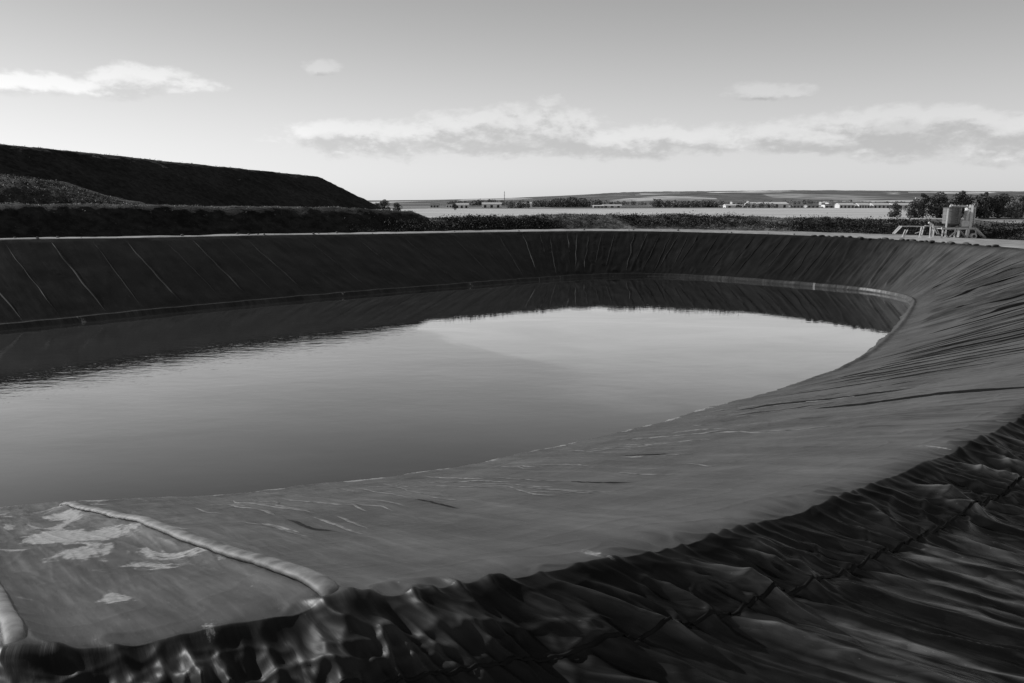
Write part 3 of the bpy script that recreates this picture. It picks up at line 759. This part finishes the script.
# ------------------------------------------------------------------ far hills
az = np.radians(np.linspace(-16, 46, 900)); rr = np.concatenate([np.linspace(1500, 3400, 50), np.linspace(3450, 4600, 50), np.linspace(4700, 6500, 8)])
AZ, RR = np.meshgrid(az, rr, indexing='ij')
ridge_y = np.interp(np.degrees(AZ), [-16, -9, -6, -1, 3.5, 8, 10.6, 15, 20, 24, 27, 33, 46], [0, 3, 6, 13, 25, 42, 45, 47, 49, 46, 43, 37, 30])
f = sstep(1500, 4050, RR) ** 1.15 * (1 - .5 * sstep(4200, 6500, RR))
X = RR * np.sin(AZ); Y = RR * np.cos(AZ)
Z = -5.2 + (ridge_y + 5.2) * f + 7 * fbm(X * .0012, Y * .0012, 100, 3) * sstep(1600, 2600, RR) * (1 - .7 * sstep(3200, 4000, RR)) 
woodv = sstep(3300, 3900, RR) * sstep(4, 7, np.degrees(AZ))
Z = Z + 3.5 * np.abs(fbm(X * .02, Y * .004, 101, 3)) * woodv
hill = np_mesh('hills', np.stack([X, Y, Z], -1).reshape(-1, 3), grid_faces(*X.shape), hill_mat(), None, True); tag(hill, kind='structure')
at = hill.data.attributes.new('wood', 'FLOAT', 'POINT'); at.data.foreach_set('value', woodv.astype(np.float32).ravel())

# ------------------------------------------------------------------ distant buildings
M_WHITE = simple('white_cladding', .78, .6, .08, .05); M_GREYB = simple('grey_cladding', .42, .7, .1, .05); M_ROOFL = simple('pale_roof', .62, .6, .1, .05); M_ROOFD = simple('dark_roof', .14, .7, .2, .05); M_OPEN = simple('dark_opening', .04, .5, .2, .1)
def shed(x, y, w, d, h, roof, label, rz=0, wall=None, group='low buildings across the plain', ndoor=3, cat='building'):
    t = empty('shed', (x, y, -5.1), rz)
    MB().box((0, 0, h / 2), (w, d, h)).build('wall', wall or M_WHITE, t)
    rh = min(2.2, d * .12); e = .4
    V = [(-w/2-e, -d/2-e, h), (w/2+e, -d/2-e, h), (w/2+e, d/2+e, h), (-w/2-e, d/2+e, h), (-w/2-e, 0, h+rh), (w/2+e, 0, h+rh)]
    MB().add(V, [(0, 1, 5, 4), (2, 3, 4, 5), (1, 2, 5), (3, 0, 4), (3, 2, 1, 0)]).build('roof', roof, t)
    for i in range(ndoor):
        xx = -w / 2 + (i + .5) * w / ndoor
        MB().box((xx, -d / 2 - .06, h * .36), (min(3.2, w / ndoor * .45), .1, h * .7)).build('door', M_OPEN, t)
    tag(t, label, cat, group)
D = 1085
shed(-63, 1020, 17, 12, 4.6, M_ROOFL, 'white building with bright front, leftmost on the plain past the tall heap')
shed(-27, 1080, 26, 14, 5.2, M_ROOFL, 'long bright white building left of the first wood strip')
shed(16, 1120, 22, 14, 5.5, M_ROOFL, 'white block at the left end of the long wood strip')
shed(-105, 1100, 12, 10, 4, M_ROOFD, 'small grey house with dark roof far left, behind the bush trees', 0, M_GREYB)
shed(-85, 1120, 12, 10, 3.6, M_ROOFD, 'small pale house with dark roof right of the bush trees')
shed(137, 1110, 26, 12, 2.6, M_ROOFL, 'low bright shed between both wood strips')
shed(118, 1105, 14, 10, 2.2, M_ROOFL, 'low pale shed left of the gap between the wood strips', 0, M_GREYB)
shed(303, 1095, 30, 14, 3.0, M_ROOFL, 'long low pale shed at the right end of the second wood strip')
shed(342, 1088, 52, 26, 5.2, M_ROOFL, 'largest bright white shed in the middle of the plain', 0, None, 'low buildings across the plain', 5)
shed(381, 1080, 14, 10, 3.4, M_ROOFD, 'small grey shed with dark roof right of the largest white shed', 0, M_GREYB)
shed(402, 1083, 16, 10, 3.2, M_ROOFD, 'grey shed with dark roof in the middle of the settlement', 0, M_GREYB)
shed(424, 1078, 18, 12, 3.8, M_ROOFD, 'pale shed with dark roof left of the greenhouse row')
shed(450, 1080, 18, 12, 4.0, M_ROOFD, 'white shed with dark roof next to the greenhouse row')
for i, (x, w, lab) in enumerate([(446, 21, 'first pale greenhouse block from the left in the row'), (469, 15, 'second greenhouse block in the row, the shortest'), (492, 23, 'third greenhouse block in the row, brighter and longer'), (521, 30, 'last and brightest greenhouse block, beside the lone tree')]):
    shed(x * .96, 1040, w * .92, 16, 4.2, M_ROOFL, lab, 0, M_WHITE if i == 3 else M_ROOFL, 'row of greenhouse blocks', 4, 'greenhouse')
shed(548 * .96, 1050, 20, 12, 4, M_ROOFL, 'white shed between the lone tree and the dark tree row')
for i, (x, y, w, h, lab) in enumerate([(395, 1420, 20, 7, 'pale house above the settlement, left of three upper houses'), (430, 1430, 26, 8, 'tallest pale house among the upper houses'), (470, 1425, 24, 6, 'pale house above the settlement, right of three upper houses')]):
    shed(x, y, w, 14, h, M_ROOFD, lab, 0, M_GREYB, 'upper houses behind the settlement', 3, 'house')
shed(600, 1440, 78, 16, 5.5, M_ROOFD, 'long pale block behind the greenhouses with a dark row of doors', 0, M_ROOFL, 'upper houses behind the settlement', 10)
shed(640, 1600, 60, 14, 4.5, M_ROOFL, 'low pale barn furthest right behind the lone tree', 0, M_GREYB, 'upper houses behind the settlement', 4, 'barn')
# masts
M_MAST = simple('mast_steel', .30, .6, .1, 1.); M_MASTP = simple('mast_pale', .75, .6, .1, 1.)
t = empty('radio_mast', (-14, 1500, -5)); mb = MB(); mb.tube([(0, 0, 0), (0, 0, 26)], [.9, .35], 6); mb.build('pole', M_MAST, t)
mb = MB()
for z in (18, 21, 24): mb.box((0, 0, z), (2.0, .4, .5))
mb.build('antenna', M_MAST, t); tag(t, 'thin grey radio mast on the horizon left of centre', 'mast')
t = empty('lamp_mast', (238.5, 476, -5.1)); mb = MB(); mb.tube([(0, 0, 0), (0, 0, 11.5)], [.3, .16], 8); mb.build('pole', M_MASTP, t)
mb = MB(); mb.box((0, 0, 11.4), (2.4, .35, .35)); mb.box((-1, -.2, 11.1), (.6, .6, .3)); mb.box((1, -.2, 11.1), (.6, .6, .3)); mb.build('lamp_head', M_MASTP, t)
tag(t, 'tall pale lamp mast between the lone tree and the tree row', 'mast')
for i, (x, y) in enumerate([(271, 441), (277, 440), (282, 441), (293, 440), (299, 441)]):
    pass

# ------------------------------------------------------------------ silos and steel frames beside the track
K = .1337; OX, OY = 57.9, 107.0; RZ = 0.
M_TANKD = simple('grey_tank_paint', .17, .45, .2, 2.); M_TANKL = simple('pale_tank_paint', .62, .5, .12, 2.); M_STEEL = simple('weathered_pale_steel', .62, .5, .12, 3.); M_DARKM = simple('dark_steel', .07, .5, .3, 3.); M_RUBBER = simple('tyre_rubber', .3, .8, .2, 5.)
def L(px, py): return ((px - 945) * K, (238.6 - py) * K)
def place(): return empty
pl = empty('steel_platform', (OX, OY, -.1), RZ); tag(pl, 'pale steel platform on legs carrying both tanks', 'platform')
zb = L(0, 228)[1]
mb = MB()
for yy in (-1.1, 1.1): mb.box((L(952, 0)[0], yy, zb), (34 * K, .16, .26))
for xx in (938, 946, 954, 962, 969): mb.box((L(xx, 0)[0], 0, zb + .02), (.14, 2.1, .2))
mb.build('beam', M_STEEL, pl)
MB().box((L(953, 0)[0], 0, zb + .17), (35 * K, 2.5, .07)).build('deck', M_DARKM, pl)
for x, w in ((936, .16), (948.3, .16), (961.3, .30), (969, .16)):
    for yy in (-1.1, 1.1):
        MB().bar((L(x, 0)[0], yy, 0), (L(x + .6, 0)[0], yy, zb - .13), w).build('leg', M_STEEL, pl)
for a, b, yy in (((936, 229), (942, 237), -1.1), ((943, 237), (948, 232), -1.1), ((948, 233), (952, 229), -1.1), ((962, 230), (969, 237), 1.1)):
    MB().bar((L(*a)[0], yy, L(*a)[1]), (L(*b)[0], yy, L(*b)[1]), .13).build('brace', M_STEEL, pl)
for x, y1 in ((939.4, 208.5), (963.2, 205.5)):
    MB().bar((L(x - .5, 0)[0], -1.25, zb), (L(x, 0)[0], -1.25, L(0, y1)[1]), .2 if x < 950 else .26).build('post', M_STEEL, pl)
mb = MB()
for xx in np.linspace(968, 979, 9): mb.bar((L(xx, 0)[0], -1.5, L(0, 228.6 + (xx - 968) * .86)[1]), (L(xx, 0)[0], -.9, L(0, 228.6 + (xx - 968) * .86)[1]), .07)
for yy in (-1.5, -.9): mb.bar((L(967.5, 0)[0], yy, L(0, 228)[1]), (L(979.5, 0)[0], yy, L(0, 238.6)[1]), .16)
mb.build('stair', M_STEEL, pl)
def silo(x, r, y0, y1, mat, label, cone, yloc=0):
    t = empty('silo', (0, 0, 0)); xx, zz = L(x, y1); top = L(x, y0)[1]
    c, s = math.cos(RZ), math.sin(RZ)
    t.location = (OX + xx * c - yloc * s, OY + xx * s + yloc * c, zz - .1); t.rotation_euler = (0, 0, RZ)
    h = top - zz; R_ = r * K
    MB().lathe([(R_ * .45, -.38), (R_ * .98, .0), (R_, .05), (R_, h)], n=32).build('shell', mat, t, False)
    MB().lathe([(R_ * 1.04, h), (R_ * 1.04, h + .07), (R_ * .3, h + cone), (.12, h + cone + .02)], n=32).build('roof', M_DARKM if mat is M_TANKD else mat, t)
    for k in (.2, .5, .8): MB().lathe([(R_ + .004, h * k), (R_ + .03, h * k + .02), (R_ + .03, h * k + .06), (R_ + .004, h * k + .08)], n=32).build('hoop', mat, t)
    MB().lathe([(.14, 0), (.14, .3)], (0, 0, h + cone), 10).build('vent', M_STEEL, t)
    lad = MB()
    for q in (-.16, .16): lad.bar((q, -R_ - .1, 0), (q, -R_ - .1, h + .4), .04)
    for k in range(int(h / .28)): lad.bar((-.16, -R_ - .1, .15 + k * .28), (.16, -R_ - .1, .15 + k * .28), .03)
    lad.build('ladder', M_DARKM, t)
    tag(t, label, 'silo', 'silos on the steel platform'); return t
silo(948.7, 8.2, 208.3, 223.5, M_TANKD, 'wide dark grey cylindrical silo with flat roof, left on the platform', .14)
silo(966.4, 4.8, 208.8, 224.5, M_TANKL, 'narrower pale cylindrical silo, right on the platform', .2)
c_, s_n = math.cos(RZ), math.sin(RZ)
def plant_empty(name, px, yl=0, z=-.1):
    x = L(px, 0)[0]; return empty(name, (OX + x * c_ - yl * s_n, OY + x * s_n + yl * c_, z), RZ)
hp = plant_empty('hopper', 957.5, -.9, zb + .12); mb = MB(); 
V = [(-.45, -.35, 0), (.45, -.35, 0), (.45, .35, 0), (-.45, .35, 0), (-.55, -.45, .8), (.55, -.45, .8), (.55, .45, .8), (-.55, .45, .8)]
mb.add(V, [(3, 2, 1, 0), (4, 5, 6, 7), (0, 1, 5, 4), (1, 2, 6, 5), (2, 3, 7, 6), (3, 0, 4, 7)]); mb.build('bin', M_TANKL, hp)
mb = MB(); mb.tube([(.35, 0, .8), (.4, 0, 1.6), (.55, 0, 2.2)], [.24, .2, .16], 12); mb.build('chute', M_STEEL, hp); tag(hp, 'small pale hopper with a chute between the two tanks', 'hopper')
pp = plant_empty('pipe', 952, -.3); z0 = L(0, 206.6)[1]
MB().tube([(-1.0, 0, z0 - .35), (-1.0, 0, z0), (1.4, 0, z0), (1.45, 0, z0 - .3)], .13, 10).build('tube', M_STEEL, pp)
for q in (-.9, .2, 1.3): MB().tube([(q - .04, 0, z0), (q + .04, 0, z0)], .18, 12).build('flange', M_STEEL, pp)
tag(pp, 'pale pipe bridging the tops of both tanks', 'pipe')
# drum leaning by the right leg
dr = plant_empty('cable_drum', 965, -1.6); mb = MB()
V0 = MB().lathe([(.40, -.18), (.40, -.12), (.24, -.12), (.24, .12), (.40, .12), (.40, .18)], n=20)
V = [(x, z, y + .42) for x, y, z in V0.v]; MB().add(V, V0.f).build('flange', M_TANKL, dr); MB().add([(x * .5, z * 1.1, (y) * .5 + .42) for x, y, z in V0.v], V0.f).build('hub', M_DARKM, dr)
tag(dr, 'round pale cable drum standing by the thick platform leg', 'drum')
# trestles on the left of the platform
def trestle(px, label, legs, rails, feet=()):
    t = plant_empty('trestle', px, -.2)
    x0 = L(px, 0)[0]
    for a, b, w in legs:
        for yy in (-.3, .3): MB().bar((L(*a)[0] - x0, yy, L(*a)[1]), (L(*b)[0] - x0, yy * .8, L(*b)[1]), w * .72).build('leg', M_STEEL, t)
    for a, b, w in rails: MB().bar((L(*a)[0] - x0, 0, L(*a)[1]), (L(*b)[0] - x0, 0, L(*b)[1]), w * .72).build('rail', M_STEEL, t)
    for a in feet: MB().box((L(*a)[0] - x0, 0, .08), (.5, 1.3, .16)).build('foot', M_STEEL, t)
    tag(t, label, 'trestle', 'pale steel trestles left of the platform')
trestle(896, 'leaning pale trestle furthest left from the tanks', [((898, 226), (891.5, 233.5), .2), ((904, 229.5), (901, 237), .15)], [((897, 226), (905, 226.2), .14), ((889, 237.6), (902, 237.6), .15)], ((890, 238), (901, 238)))
trestle(919, 'upright pale trestle in the middle left of the tanks', [((920, 226), (918, 238.5), .2)], [((905, 226), (921, 226.3), .15), ((913, 233), (919, 231), .1)], ((918, 238),))
trestle(929, 'pale trestle closest to the tanks with pipework on top', [((928.8, 224), (928.6, 238.5), .18), ((932, 227), (936, 234), .14)], [((922, 225.5), (938, 226.5), .16), ((925.5, 222.5), (929, 224.5), .3)], ((928.5, 238),))

# sandbags along the liner edge on the right, rubble along the far track
M_BAG = simple('sandbag_cloth', .05, .8, .3, 6.)
def blob(name, seed, d, mat):
    r = random.Random(seed); mb = MB(); prof = [(.02, 0), (.42, .02), (.5, .4), (.4, .8), (.15, 1.0), (.01, 1.0)]
    mb.lathe(prof, n=12)
    mb.v = [(x * d[0] * (1 + r.uniform(-.12, .12)), y * d[1] * (1 + r.uniform(-.12, .12)), z * d[2]) for x, y, z in mb.v]
    o = mb.build(name, mat, None, True); return o
bag = blob('sandbag', 1, (1.0, .55, .24), M_BAG)
br = random.Random(9); first = True
for k in [9.5 + 3.3 * i / 25 for i in range(26)]:
    s0 = SI(k + br.uniform(-.05, .05)); p, u, nn, dd = surface(np.array([s0]), np.array([[br.uniform(-.9, .1)]]))
    o = bag if first else bag.copy()
    if not first: col.objects.link(o)
    first = False
    o.location = p[0, 0] + np.array((0, 0, .0)); o.rotation_euler = (0, 0, br.uniform(0, 3)); q = br.uniform(.6, 1.15); o.scale = (q, q, q)
    tag(o, 'dark sandbag lying on the liner edge beside the right hand track', 'sandbag', 'sandbags along the right rim')
M_STONE = simple('rubble_stone', .16, .9, .4, 4., .03)
st = blob('boulder', 2, (.7, .6, .5), M_STONE); first = True
for i in range(34):
    s0 = SI(br.uniform(13, 23)); rr_ = br.uniform(.9, 3.0); x, y, z = out_pts(np.array([s0]), rr_)
    o = st if first else st.copy()
    if not first: col.objects.link(o)
    first = False
    q = br.uniform(.2, .6); o.location = (x[0], y[0], z[0] + .02); o.rotation_euler = (0, 0, br.uniform(0, 6)); o.scale = (q, q, q)
    tag(o, 'rough stone lying on the pale track along the far rim', 'stone', 'stones along the far track')

# ------------------------------------------------------------------ camera, sun, sky
cam = bpy.data.cameras.new('camera'); co = bpy.data.objects.new('camera', cam); col.objects.link(co)
co.location = (0, 0, 5); co.rotation_euler = (R(90 - 10.074), 0, 0); cam.lens = 28; cam.sensor_width = 36; cam.clip_start = .1; cam.clip_end = 30000
sc.camera = co
SUN_AZ, SUN_EL, SUN_E = -61., 27., 4.4        # azimuth from +Y, negative is left
sl = bpy.data.lights.new('sun', 'SUN'); so = bpy.data.objects.new('sun', sl); col.objects.link(so)
sl.energy = SUN_E; sl.angle = R(.5); sl.color = (1, .99, .975)
sl.color = (1, 1, 1)
so.rotation_euler = (R(90 - SUN_EL), 0, R(180 - SUN_AZ))
so.location = (-100, 100, 100)

w = bpy.data.worlds.new('World'); sc.world = w; w.use_nodes = True; nt = w.node_tree
bg = nt.nodes['Background']
sky = N(nt, 'ShaderNodeTexSky', sky_type='NISHITA'); sky.sun_disc = False; sky.sun_elevation = R(SUN_EL); sky.sun_rotation = R(SUN_AZ)
sky.altitude = 100; sky.air_density = 1.0; sky.dust_density = 1.0; sky.ozone_density = 1.0
sp = N(nt, 'ShaderNodeSeparateColor'); nt.links.new(sky.outputs[0], sp.inputs[0])
lum = math_n(nt, 'ADD', math_n(nt, 'MULTIPLY', sp.outputs[0], .60), math_n(nt, 'ADD', math_n(nt, 'MULTIPLY', sp.outputs[1], .33), math_n(nt, 'MULTIPLY', sp.outputs[2], .07)))
tc = N(nt, 'ShaderNodeTexCoord'); sx = N(nt, 'ShaderNodeSeparateXYZ'); nt.links.new(tc.outputs['Generated'], sx.inputs[0])
azn = math_n(nt, 'MULTIPLY', math_n(nt, 'ARCTAN2', sx.outputs[0], sx.outputs[1]), 57.2958)
eln = math_n(nt, 'MULTIPLY', math_n(nt, 'ARCSINE', sx.outputs[2]), 57.2958)
SKY_STR = .1; SKY_POW, SKY_GAIN = .32, 4.45; SKY_LOW, SKY_HIGH = .97, .56
# clouds: (azimuth, elevation, half width, half height up, half height down, density), degrees
CLOUDS = [(-29.5, 6.7, 6, .7, .6, 1.0), (-23.8, 7.2, 4.2, .95, .7, 1.0), (-12.9, 8.6, 1.3, .5, .4, .85), (-9, 4.4, 7.5, .9, 1.4, 1.0), (0, 4.5, 8, 1.7, 1.4, 1.25), (8, 4.0, 7, 1.1, 1.1, 1.05), (13, 4.0, 5, .8, .9, .95),
          (20, 4.1, 7, 1.2, .9, 1.05), (25.5, 4.3, 7, 1.4, 1.6, 1.25), (33, 3.8, 7, 1.0, 1.5, 1.1), (17.3, 6.9, 2.9, .6, .4, .75), (2.6, 6.7, 1.1, .4, .4, .6), (-46, 9, 8, 1.5, 1, 1), (52, 6, 12, 2, 1, 1)]
def cloud_field(de):
    cx = N(nt, 'ShaderNodeCombineXYZ'); e2 = math_n(nt, 'ADD', eln, de)
    nt.links.new(azn, cx.inputs[0]); nt.links.new(math_n(nt, 'MULTIPLY', e2, 2.1), cx.inputs[1])
    n = math_n(nt, 'ADD', math_n(nt, 'MULTIPLY', noise_n(nt, cx.outputs[0], .34, 7, .58, .25), .7), math_n(nt, 'MULTIPLY', noise_n(nt, cx.outputs[0], 1.15, 5, .6, .2), .3))
    env = None
    for a0, e0, wx, hu, hd, dn in CLOUDS:
        hu *= 1.2; hd *= 1.15
        dx = math_n(nt, 'DIVIDE', math_n(nt, 'SUBTRACT', azn, a0), wx)
        dy = math_n(nt, 'SUBTRACT', e2, e0)
        dyu = math_n(nt, 'DIVIDE', math_n(nt, 'MAXIMUM', dy, 0.), hu); dyd = math_n(nt, 'DIVIDE', math_n(nt, 'MINIMUM', dy, 0.), hd)
        q = math_n(nt, 'ADD', math_n(nt, 'MULTIPLY', dx, dx), math_n(nt, 'ADD', math_n(nt, 'MULTIPLY', dyu, dyu), math_n(nt, 'MULTIPLY', dyd, dyd)))
        v = math_n(nt, 'MULTIPLY', math_n(nt, 'SUBTRACT', 1.0, q), dn)
        env = v if env is None else math_n(nt, 'MAXIMUM', env, v)
    env = math_n(nt, 'MAXIMUM', env, -1.5)
    return math_n(nt, 'ADD', math_n(nt, 'MULTIPLY', env, .80), math_n(nt, 'MULTIPLY', math_n(nt, 'SUBTRACT', n, .5), 3.2))
d0 = cloud_field(0.); d1 = cloud_field(.75)
alpha = smooth_n(nt, d0, -.2, .56)
lit = smooth_n(nt, math_n(nt, 'SUBTRACT', d0, d1), -.35, .55)
thick = smooth_n(nt, d1, .0, .9)
grad = math_n(nt, 'MULTIPLY', smooth_n(nt, eln, 1., 16.5, SKY_LOW, SKY_HIGH), smooth_n(nt, eln, 12., 45., 1., .5))
skyv = math_n(nt, 'MULTIPLY', math_n(nt, 'MULTIPLY', math_n(nt, 'POWER', math_n(nt, 'MINIMUM', lum, 14.), SKY_POW), SKY_GAIN), grad)
# cloud brightness relative to the sky behind it: sunlit tops brighter, thick bases greyer
cb = math_n(nt, 'SUBTRACT', math_n(nt, 'ADD', math_n(nt, 'ADD', .95, smooth_n(nt, azn, -24., -10., .16, 0.)), math_n(nt, 'MULTIPLY', lit, .24)), math_n(nt, 'MULTIPLY', thick, .20))
cv = math_n(nt, 'MULTIPLY', skyv, cb)
mx = N(nt, 'ShaderNodeMix', data_type='FLOAT'); nt.links.new(math_n(nt, 'MULTIPLY', alpha, .85), mx.inputs[0]); nt.links.new(skyv, mx.inputs[2]); nt.links.new(cv, mx.inputs[3])
nt.links.new(grey(nt, mx.outputs[0]), bg.inputs['Color']); bg.inputs['Strength'].default_value = SKY_STR

sc.view_settings.view_transform = 'Standard'; sc.view_settings.look = 'None'; sc.view_settings.exposure = 0; sc.view_settings.gamma = 1
sc.cycles.use_denoising = True
sc.cycles.max_bounces = 6
